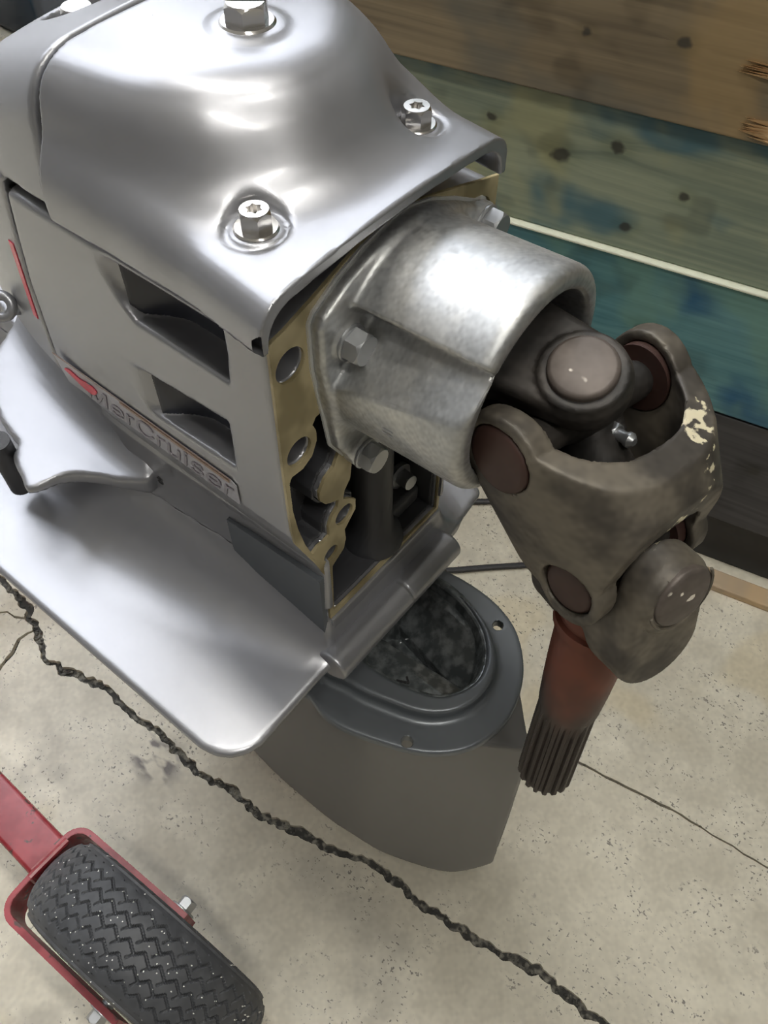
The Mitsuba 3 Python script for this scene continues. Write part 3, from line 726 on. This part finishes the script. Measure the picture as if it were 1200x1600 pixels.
sdf_part('exhaust_pocket', pocket2, (-.014, -.04, -.368), (.092, .064, -.302), .0015, 'm_pocket', SD, smooth=35, label='wet looking dark passage inside the collar')
NOSE = np.array([(.140, -.001), (.128, -.012), (.10, -.034), (.06, -.056), (.02, -.071), (-.05, -.080), (-.14, -.078), (-.26, -.045), (-.30, .0), (-.26, .05), (-.14, .083), (-.05, .085), (.02, .076), (.06, .061), (.10, .037), (.128, .012), (.140, .001)])
NOSE = curve(NOSE, 5, False)
def gear(x, y, z):
    zz = z
    d2 = d_poly(x - .055 * np.clip(-.34 - z, 0, .4), y, NOSE)
    t = np.clip((-.40 - zz) / .25, 0, 1)
    bot = -.665 + 25.0 * np.clip(x - .105, 0, .1) ** 2
    d = smax(d2 + .006 * t, bot - zz - .35 * np.clip(x - .02, 0, 1) + .25 * np.clip(-x, 0, .1), .032)
    d = np.maximum(d, zz + .3215)
    d = np.maximum(d, -np.maximum(d_poly(x, y, OPEN) - .0030, -.3675 - zz))
    # flat chamfer up to the collar at the prow
    return smax(d, (zz + .3230) + .45 * (x - .118), .003)
sdf_part('gearcase', gear, (-.305, -.09, -.71), (.165, .09, -.318), .0030, 'm_paint_grey', SD, smooth=32, label='dull grey gearcase prow below the collar')

# ---- decal, stripe, cast figures
def side_mesh(poly, y, h=.0004):
    """polygon in (x, z) to a thin sheet facing -y"""
    m = extrude(poly, h); m.apply_transform(np.array([[1, 0, 0, 0], [0, 0, -1, y + h], [0, 1, 0, 0], [0, 0, 0, 1.]])); return m
DX0, DX1 = -.192, -.0385
add('decal', side_mesh(Polygon([(DX0, -.0875), (-.0425, -.0895), (-.0385, -.0920), (-.0385, -.1085), (DX0 + .006, -.1080)]), -.0765), 'm_decal', SD, label='silver side decal with faded lettering')
add('stripe', side_mesh(Polygon([(DX0 + .06, -.0895), (-.044, -.0912), (-.044, -.0930), (DX0 + .06, -.0912)]), -.0770), 'm_decal_line', SD + '__decal', label='brown line')
add('border', side_mesh(Polygon([(DX0, -.0872), (-.0422, -.0892), (-.0422, -.0896), (DX0, -.0876)]), -.0769), 'm_decal_line', SD + '__decal')
txt = meshkit.text_mesh('MerCruiser', .0138, .0004, bold=False)
w = txt.bounds[1][0] - txt.bounds[0][0]
txt.apply_translation(-txt.bounds[0]); txt.vertices[:, 0] *= .122 / w; txt.vertices[:, 0] += txt.vertices[:, 1] * .25
txt.apply_transform(np.array([[1, 0, 0, -.166], [0, 0, -1, -.0767], [0, 1, 0, -.1075], [0, 0, 0, 1.]]))
add('lettering', txt, 'm_decal_letter', SD + '__decal', smooth=False, label='outlined mauve lettering')
sw = Polygon(curve([(-.184, -.0955), (-.178, -.0930), (-.170, -.0950), (-.160, -.0935), (-.1545, -.0965), (-.160, -.1020), (-.169, -.1015), (-.176, -.0985)], 5))
add('emblem', side_mesh(sw, -.0772), 'm_decal_red', SD + '__decal', label='red swoosh')
s_ = meshkit.text_mesh('S', .0065, .0006, bold=True); s_.apply_transform(np.array([[1, 0, 0, -.138], [0, 0, -1, -.0660], [0, 1, 0, -.178], [0, 0, 0, 1.]]))
add('cast_letter', s_, 'm_black', SD, label='tiny black letter stamped in the neck')
n70 = meshkit.text_mesh('70', .0085, .0008, bold=True); n70.apply_transform(np.array([[.8, .6, 0, .034], [-.6, .8, 0, -.0235], [0, 0, 1, -.3182], [0, 0, 0, 1.]]))
add('cast_number', n70, 'm_black', SD, label='cast figures inside the collar')

# ================================================================ UNIVERSAL JOINT SHAFT
UJ = 'universal_joint_shaft'
lab(UJ, 'rusty double universal joint with a splined shaft, hanging from the aluminium bell', 'drive shaft')
J1 = np.array([.103, .012, -.009]); J2 = np.array([.146, -.002, -.062])
E1 = np.array([0, -.33, .94]); E1 /= np.linalg.norm(E1); EO = np.array([0, .985, .17]); EO /= np.linalg.norm(EO)
DS = np.array([.09, -.205, -.975]); DS /= np.linalg.norm(DS); E2 = np.cross(DS, EO) + np.array([0, -.32, .16]); E2 /= np.linalg.norm(E2)
W = (J2 - J1) / np.linalg.norm(J2 - J1)
def local(x, y, z, o, a, b, c):
    x, y, z = x - o[0], y - o[1], z - o[2]
    return tuple(x * q[0] + y * q[1] + z * q[2] for q in (a, b, c))
XA = np.array([1., 0, 0]); 
SIDE1 = np.cross(E1, XA)
def yoke(u, v, w, reach, ear_r, ear_in, ear_out, hub_r, back):
    """u along the shaft away from the joint (negative = towards the hub), v across, w = ear axis"""
    d = None
    for s in (-1, 1):
        t = np.clip(u / -reach, 0, 1)
        ear2 = np.hypot(u + reach * t, v) - (ear_r + .004 * t)
        lo = ear_in - .004 * t
        e = smax(ear2, np.maximum(s * w - ear_out - .000 * t, lo - s * w), .005)
        bs = smax(np.hypot(u, v) - (ear_r * .93), np.maximum(s * w - ear_out - .0022, ear_in - s * w), .002)
        e = np.minimum(e, bs)
        d = e if d is None else np.minimum(d, e)
    hub = smax(np.hypot(v, w) - hub_r, np.maximum(u + reach - .006, -back - u), .006)
    return smin(d, hub, .012)
f1 = lambda x, y, z: yoke(*local(x, y, z, J1, XA, SIDE1, E1), .045, .0205, .018, .0335, .030, .085)
sdf_part('input_yoke', f1, (.015, -.04, -.06), (.13, .06, .035), .0016, 'm_steel', UJ, smooth=35, label='blackened input yoke inside the bell')
SD2 = np.cross(E2, DS)
f2 = lambda x, y, z: yoke(*local(x, y, z, J2, -DS, SD2, E2), .030, .0205, .017, .0345, .0235, .0365)
sdf_part('output_yoke', f2, (.09, -.05, -.14), (.2, .05, -.04), .0016, 'm_coupling', UJ, smooth=35, label='brown output yoke at the lower joint')
U_ = np.cross(W, EO); U_ /= np.linalg.norm(U_); V_ = np.cross(U_, W)
L12 = np.linalg.norm(J2 - J1)
def coupling(x, y, z):
    w, u, v = local(x, y, z, J1, W, U_, V_)
    k = np.clip(w / L12, 0, 1)
    a, b = .0425 - .0035 * k, .0475 - .0135 * k                     # the oval narrows to the lower joint
    q = (np.abs(u / a) ** 2.7 + np.abs(v / b) ** 2.7) ** (1 / 2.7); rad = (q - 1) * np.where(np.abs(v) > np.abs(u), b, a)
    wall = np.abs(rad) - .0055
    c1 = np.hypot(u, np.minimum(w, 0)) - .0215 - .92 * np.maximum(w, 0)
    c2 = np.hypot(u, np.minimum(L12 - w, 0)) - .0190 - 1.0 * np.maximum(L12 - w, 0)
    d = smax(wall, smax(c1, c2, .003) * .75, .0016)
    for c, vi in ((0.0, .036), (L12, .024)):
        for s in (-1, 1):
            d = smax(d, -np.maximum(np.hypot(w - c, u) - (.0164 if c == 0 else .0139), vi - s * v), .001)
    return d
sdf_part('center_yoke', coupling, (.06, -.06, -.13), (.20, .07, .04), .0016, 'm_coupling', UJ, smooth=35, label='brown ring-shaped centre yoke with pale chipped patch')
def cap(o, ax, base, h, r, m, lab_=None):
    p = [(0, 0), (r, 0), (r, h - .0022), (r - .0006, h - .0009), (r - .0022, h), (r * .45, h + .0004), (0, h + .0006)]
    add('bearing_cap', placed(flip_check(lathe(p, 48)), o + ax * base, ax), m, UJ, smooth=40, label=lab_)
cap(J1, E1, .0200, .0195, .0148, 'm_cap', 'round brown bearing cap facing up')
cap(J1, -E1, .0200, .0190, .0148, 'm_rustcap')
cap(J1, V_, .0380, .0160, .0162, 'm_rustcap', 'rusty cap on the far ear'); cap(J1, -V_, .0380, .0148, .0162, 'm_rustcap', 'rust red bearing cap on the near ear')
cap(J2, E2, .0200, .0190, .0160, 'm_cap', 'bearing cap on the lower joint'); cap(J2, -E2, .0200, .0185, .0160, 'm_rustcap')
cap(J2, V_, .0220, .0160, .0137, 'm_rustcap'); cap(J2, -V_, .0220, .0160, .0137, 'm_rustcap')
for J, A, B, C in ((J1, E1, V_, .034), (J2, E2, V_, .020)):
    def cross(x, y, z, J=J, A=A, B=B, C=C):
        d = np.minimum(d_cap(x, y, z, J - A * .020, J + A * .020, .0095), d_cap(x, y, z, J - B * C, J + B * C, .0095))
        return smin(d, np.sqrt((x - J[0]) ** 2 + (y - J[1]) ** 2 + (z - J[2]) ** 2) - .014, .008)
    sdf_part('cross', cross, J - .05, J + .05, .0022, 'm_steel', UJ, smooth=40)
fr = frame(E2, DS); ring_ = tube([J2 + E2 * .0370 + .0176 * (fr[:, 0] * math.cos(a) + fr[:, 1] * math.sin(a)) for a in np.linspace(-1.2, 2.2, 30)], .0008, 8)
add('snap_ring', ring_, 'm_coupling', UJ, label='thin retaining ring round the lower cap')
g0 = J1 + .014 * (XA - .3 * E1)
gd = np.array([.85, -.2, .25]); gd /= np.linalg.norm(gd)
gz = cat([placed(tm(hexhead(.0048, .005)), g0, gd), placed(lathe([(0, 0), (.0028, 0), (.0028, .004), (.0036, .0055), (.0036, .007), (.0018, .009), (0, .009)], 20), g0 + gd * .005, gd)])
add('grease_fitting', gz, 'm_bolt', UJ, label='small steel grease fitting on the cross')
def centring(x, y, z):
    return np.minimum(d_cap(x, y, z, J1 + W * .012, J1 + W * .040, .013, .018), d_cap(x, y, z, J2 - W * .012, J2 - W * .03, .012, .016))
sdf_part('centring_ball', centring, J1 - np.array([.03, .04, .1]), J2 + np.array([.04, .05, .1]), .0025, 'm_steel', UJ, smooth=40)
# shaft: shoulder rings, taper, splines
def shaft_mesh():
    prof = [(.030, .0215), (.036, .0225), (.041, .0225), (.0425, .0205), (.046, .0205), (.0475, .0225), (.052, .0225), (.054, .0200), (.060, .0200), (.075, .0196), (.10, .0184), (.115, .0174), (.119, .0170), (.1205, .0165)]
    n = 17 * 12; th = np.arange(n) * 2 * np.pi / n
    saw = np.clip(.5 + 1.1 * np.cos(th * 17), 0, 1)
    rings = [np.full(n, r) for _, r in prof]; ts = [t for t, _ in prof]
    for t, k in ((.124, .35), (.130, .8), (.136, 1), (.186, 1), (.1895, 1), (.1915, .9)):
        ts.append(t); rings.append((.0165 if t < .1905 else .0155) - .0021 * k * (1 - saw))
    ts = np.array(ts); R = np.array(rings)
    F = frame(DS, EO)
    v = (J2[None, None] + F[:, 0] * (R * np.cos(th))[..., None] + F[:, 1] * (R * np.sin(th))[..., None] + F[:, 2] * ts[:, None, None]).reshape(-1, 3)
    f = []
    for i in range(len(ts) - 1):
        a = i * n + np.arange(n); b = i * n + (np.arange(n) + 1) % n
        f.append(np.stack([a, b, b + n], 1)); f.append(np.stack([a, b + n, a + n], 1))
    c0, c1 = len(v), len(v) + 1
    v = np.vstack([v, J2 + DS * ts[0], J2 + DS * ts[-1]]); e = (len(ts) - 1) * n + np.arange(n); e2 = (len(ts) - 1) * n + (np.arange(n) + 1) % n
    f.append(np.stack([np.full(n, c0), (np.arange(n) + 1) % n, np.arange(n)], 1)); f.append(np.stack([np.full(n, c1), e, e2], 1))
    return flip_check(trimesh.Trimesh(v, np.vstack(f), process=False))
add('splined_shaft', shaft_mesh(), 'm_shaft', UJ, smooth=30, label='brown shaft with red stain and splined end')

# ================================================================ RED DOLLY
DO = 'wheeled_dolly'
lab(DO, 'red painted steel dolly with a black treaded tyre at the lower left', 'dolly')
AX = np.array([-.048, -.281, -.601]); YAW = math.radians(3.5); RT = .122
fx = np.array([math.cos(YAW), math.sin(YAW), 0]); fy = np.array([-math.sin(YAW), math.cos(YAW), 0])
def to_wheel(m):
    M = np.eye(4); M[:3, 0] = fx; M[:3, 1] = fy; M[:3, 3] = AX; m.apply_transform(M); return m
# fork: flat bar bent round the tyre
def bar_path(off):
    w, L, rr = .0450 + off, .128 + off, .014 + off
    pts = [(.022, -w)]
    for k in range(7):
        a = -np.pi / 2 - k / 6 * np.pi / 2; pts.append((-L + rr + rr * math.cos(a), -w + rr + rr * math.sin(a)))
    for k in range(7):
        a = np.pi - k / 6 * np.pi / 2; pts.append((-L + rr + rr * math.cos(a), w - rr + rr * math.sin(a)))
    return pts + [(.012, w)]
fk = Polygon(bar_path(.0058) + bar_path(0)[::-1])
add('fork', to_wheel(placed(bevel_extrude(fk, .042, .001), (0, 0, -.021))), 'm_red', DO, smooth=30, label='bent red flat bar fork')
add('arm', placed(rbox((-.62, -.3005, -.6215), (-.1795, -.2585, -.5815), .0045, 3), (0, 0, 0)), 'm_red', DO, label='red square tube arm')
def weld():
    return cat([tube([(-.1775, -.3015, z) for z in (-.6215, -.5815)], .0035, 8), tube([(-.1775, y, -.5815) for y in np.linspace(-.3015, -.2575, 6)], .0035, 8)])
add('weld', weld(), 'm_red', DO)
for s in (-1, 1):
    b = bolt_stack('axle_bolt', AX + fy * s * .0513, fy * s, .0085, .0095, .0125, m='m_bolt', parent=DO)
add('axle', to_wheel(placed(trimesh.creation.cylinder(.006, .100), (0, 0, 0), (0, 1, 0))), 'm_bolt', DO)
# tyre: crowned tread with five saw-tooth grooves and sipes
def tyre():
    nu, nv = 1080, 150
    u = np.arange(nu) / nu * 2 * np.pi; v = np.linspace(-1, 1, nv)
    # profile: tread arc, shoulder, sidewall down to the bead
    prof = curve([(-.0215, .062), (-.0320, .075), (-.0392, .091), (-.0388, .1030), (-.0340, .1115), (-.020, .1190), (0, .1215), (.020, .1190), (.0340, .1115), (.0388, .1030), (.0392, .091), (.0320, .075), (.0215, .062)], 30, False)
    s = np.r_[0, np.cumsum(np.hypot(*np.diff(prof, axis=0).T))]; sv = np.linspace(0, s[-1], nv)
    py, pr_ = np.interp(sv, s, prof[:, 0]), np.interp(sv, s, prof[:, 1])
    ty, tr = np.gradient(py), np.gradient(pr_); L = np.hypot(ty, tr); ny, nr = -tr / L, ty / L
    arc = sv - s[-1] / 2
    U, A = np.meshgrid(u, arc, indexing='ij')
    N = 46
    ph = (U * N / (2 * np.pi)) % 1
    zig = np.where(ph < .62, ph / .62, (1 - ph) / .38) - .5
    dep = np.zeros_like(U)
    for g in (-.0250, -.0125, 0, .0125, .0250):
        d = np.abs(A - g - zig * .0062)
        dep = np.maximum(dep, .0024 * (1 - smooth_np(.0007, .0015, d)))
    # short sipes from the teeth
    for g in (-.0188, -.0063, .0063, .0188):
        d = np.abs(((U * N / (2 * np.pi) + .35 + (A - g) * 40) % 1) - .5); inn = np.abs(A - g) < .0026
        dep = np.maximum(dep, .0012 * (1 - smooth_np(.03, .07, d)) * inn)
    # scalloped shoulders
    edge = .0335 + .0016 * np.abs(np.sin(U * N / 2))
    rim_ = (np.abs(A) > edge) & (np.abs(A) < .0405)
    dep = np.maximum(dep, .0016 * rim_)
    rib = (np.abs(A) > .0425) & (np.abs(A) < .053)
    dep = np.maximum(dep, .0006 * rib * (np.sin(U * N * 1.0) > .2))
    R = pr_[None] - dep * nr[None] ; Yv = py[None] - dep * ny[None]
    vv = np.stack([R * np.cos(U), Yv, R * np.sin(U)], -1).reshape(-1, 3)
    i, j = np.meshgrid(np.arange(nu), np.arange(nv - 1), indexing='ij')
    a = i * nv + j; b = ((i + 1) % nu) * nv + j
    f = np.vstack([np.stack([a, a + 1, b + 1], -1).reshape(-1, 3), np.stack([a, b + 1, b], -1).reshape(-1, 3)])
    m = trimesh.Trimesh(vv, f, process=False)
    n = m.face_normals[len(m.faces) // 3]; c = m.triangles_center[len(m.faces) // 3]
    if n @ (c - np.array([c[0], 0, c[2]]) * .7) < 0: m.invert()
    return m
def smooth_np(a, b, x):
    t = np.clip((x - a) / (b - a), 0, 1); return t * t * (3 - 2 * t)
ty_ = tyre(); ty_.apply_translation((0, .004, 0))
add('tire', to_wheel(ty_), 'm_rubber', DO, smooth=24, label='black rubber tyre with saw-tooth tread')
hub = lathe([(.007, -.030), (.020, -.030), (.022, -.022), (.052, -.020), (.062, -.0225), (.062, .0225), (.052, .020), (.022, .022), (.020, .030), (.007, .030), (.007, -.030)], 48)
add('hub', to_wheel(placed(flip_check(hub), (0, 0, 0), (0, 1, 0))), 'm_bolt', DO)
# the frame that carries the gearcase
add('crossbeam', rbox((-.62, -.30, -.6215), (-.578, .30, -.5815), .0045, 3), 'm_red', DO)
add('cradle', rbox((-.60, -.04, -.7195), (-.06, .045, -.690), .006, 2), 'm_red', DO)
add('post', rbox((-.60, -.02, -.70), (-.56, .02, -.60), .004, 2), 'm_red', DO)

# ================================================================ SMALL THINGS ON THE FLOOR
def floor_line(pts, r): return tube(np.c_[curve(pts, 8, False), np.full((len(pts) - 1) * 8 + 1, FLOOR + r + .0002)], r, 10)
add('floor_cable', floor_line([(-.40, .06), (-.24, .19), (-.128, .291), (-.08, .338), (-.025, .389), (.05, .45), (.14, .505), (.234, .535), (.5, .58), (.9, .67)], .0042), 'm_cable', label='black cable on the floor nearer the drive, running past under the hanging shaft', cat='cable')
add('floor_cable', floor_line([(-.55, .12), (-.35, .26), (-.156, .422), (-.133, .440), (-.06, .463), (-.02, .475), (.03, .515)], .0042), 'm_cable', label='black cable on the floor close to the plank wall', cat='cable')
lt = rbox((.165, -.014, 0), (.60, .014, .012), .002, 2)
M = np.eye(4); M[:3, 0] = WS; M[:3, 1] = WN; M[:3, 3] = WN * (WC + .004 - .03) + np.array([0, 0, FLOOR + .0003]); lt.apply_transform(M)
add('wood_lath', lt, 'm_lath', label='pale wooden lath lying on the floor along the black foot board', cat='lath')
# dim clutter beyond the drive at the upper left
cr = tm(mf(rbox((-2.30, .86, FLOOR + .0005), (-1.72, 1.30, FLOOR + .42), .02, 3)) - mf(rbox((-2.27, .89, FLOOR + .03), (-1.75, 1.27, FLOOR + .6), .015, 3)))
add('storage_crate', cr, 'm_darkplastic', label='dark plastic crate in the blurred upper left background', cat='crate')
bk = lathe([(0, .0), (.12, 0), (.15, .30), (.156, .30), (.156, .315), (.145, .315), (.116, .012), (0, .012)], 40); bk.apply_translation((-1.88, .675, FLOOR + .0005))
add('bucket', flip_check(bk), 'm_blue', label='blue bucket at the upper left edge', cat='bucket')
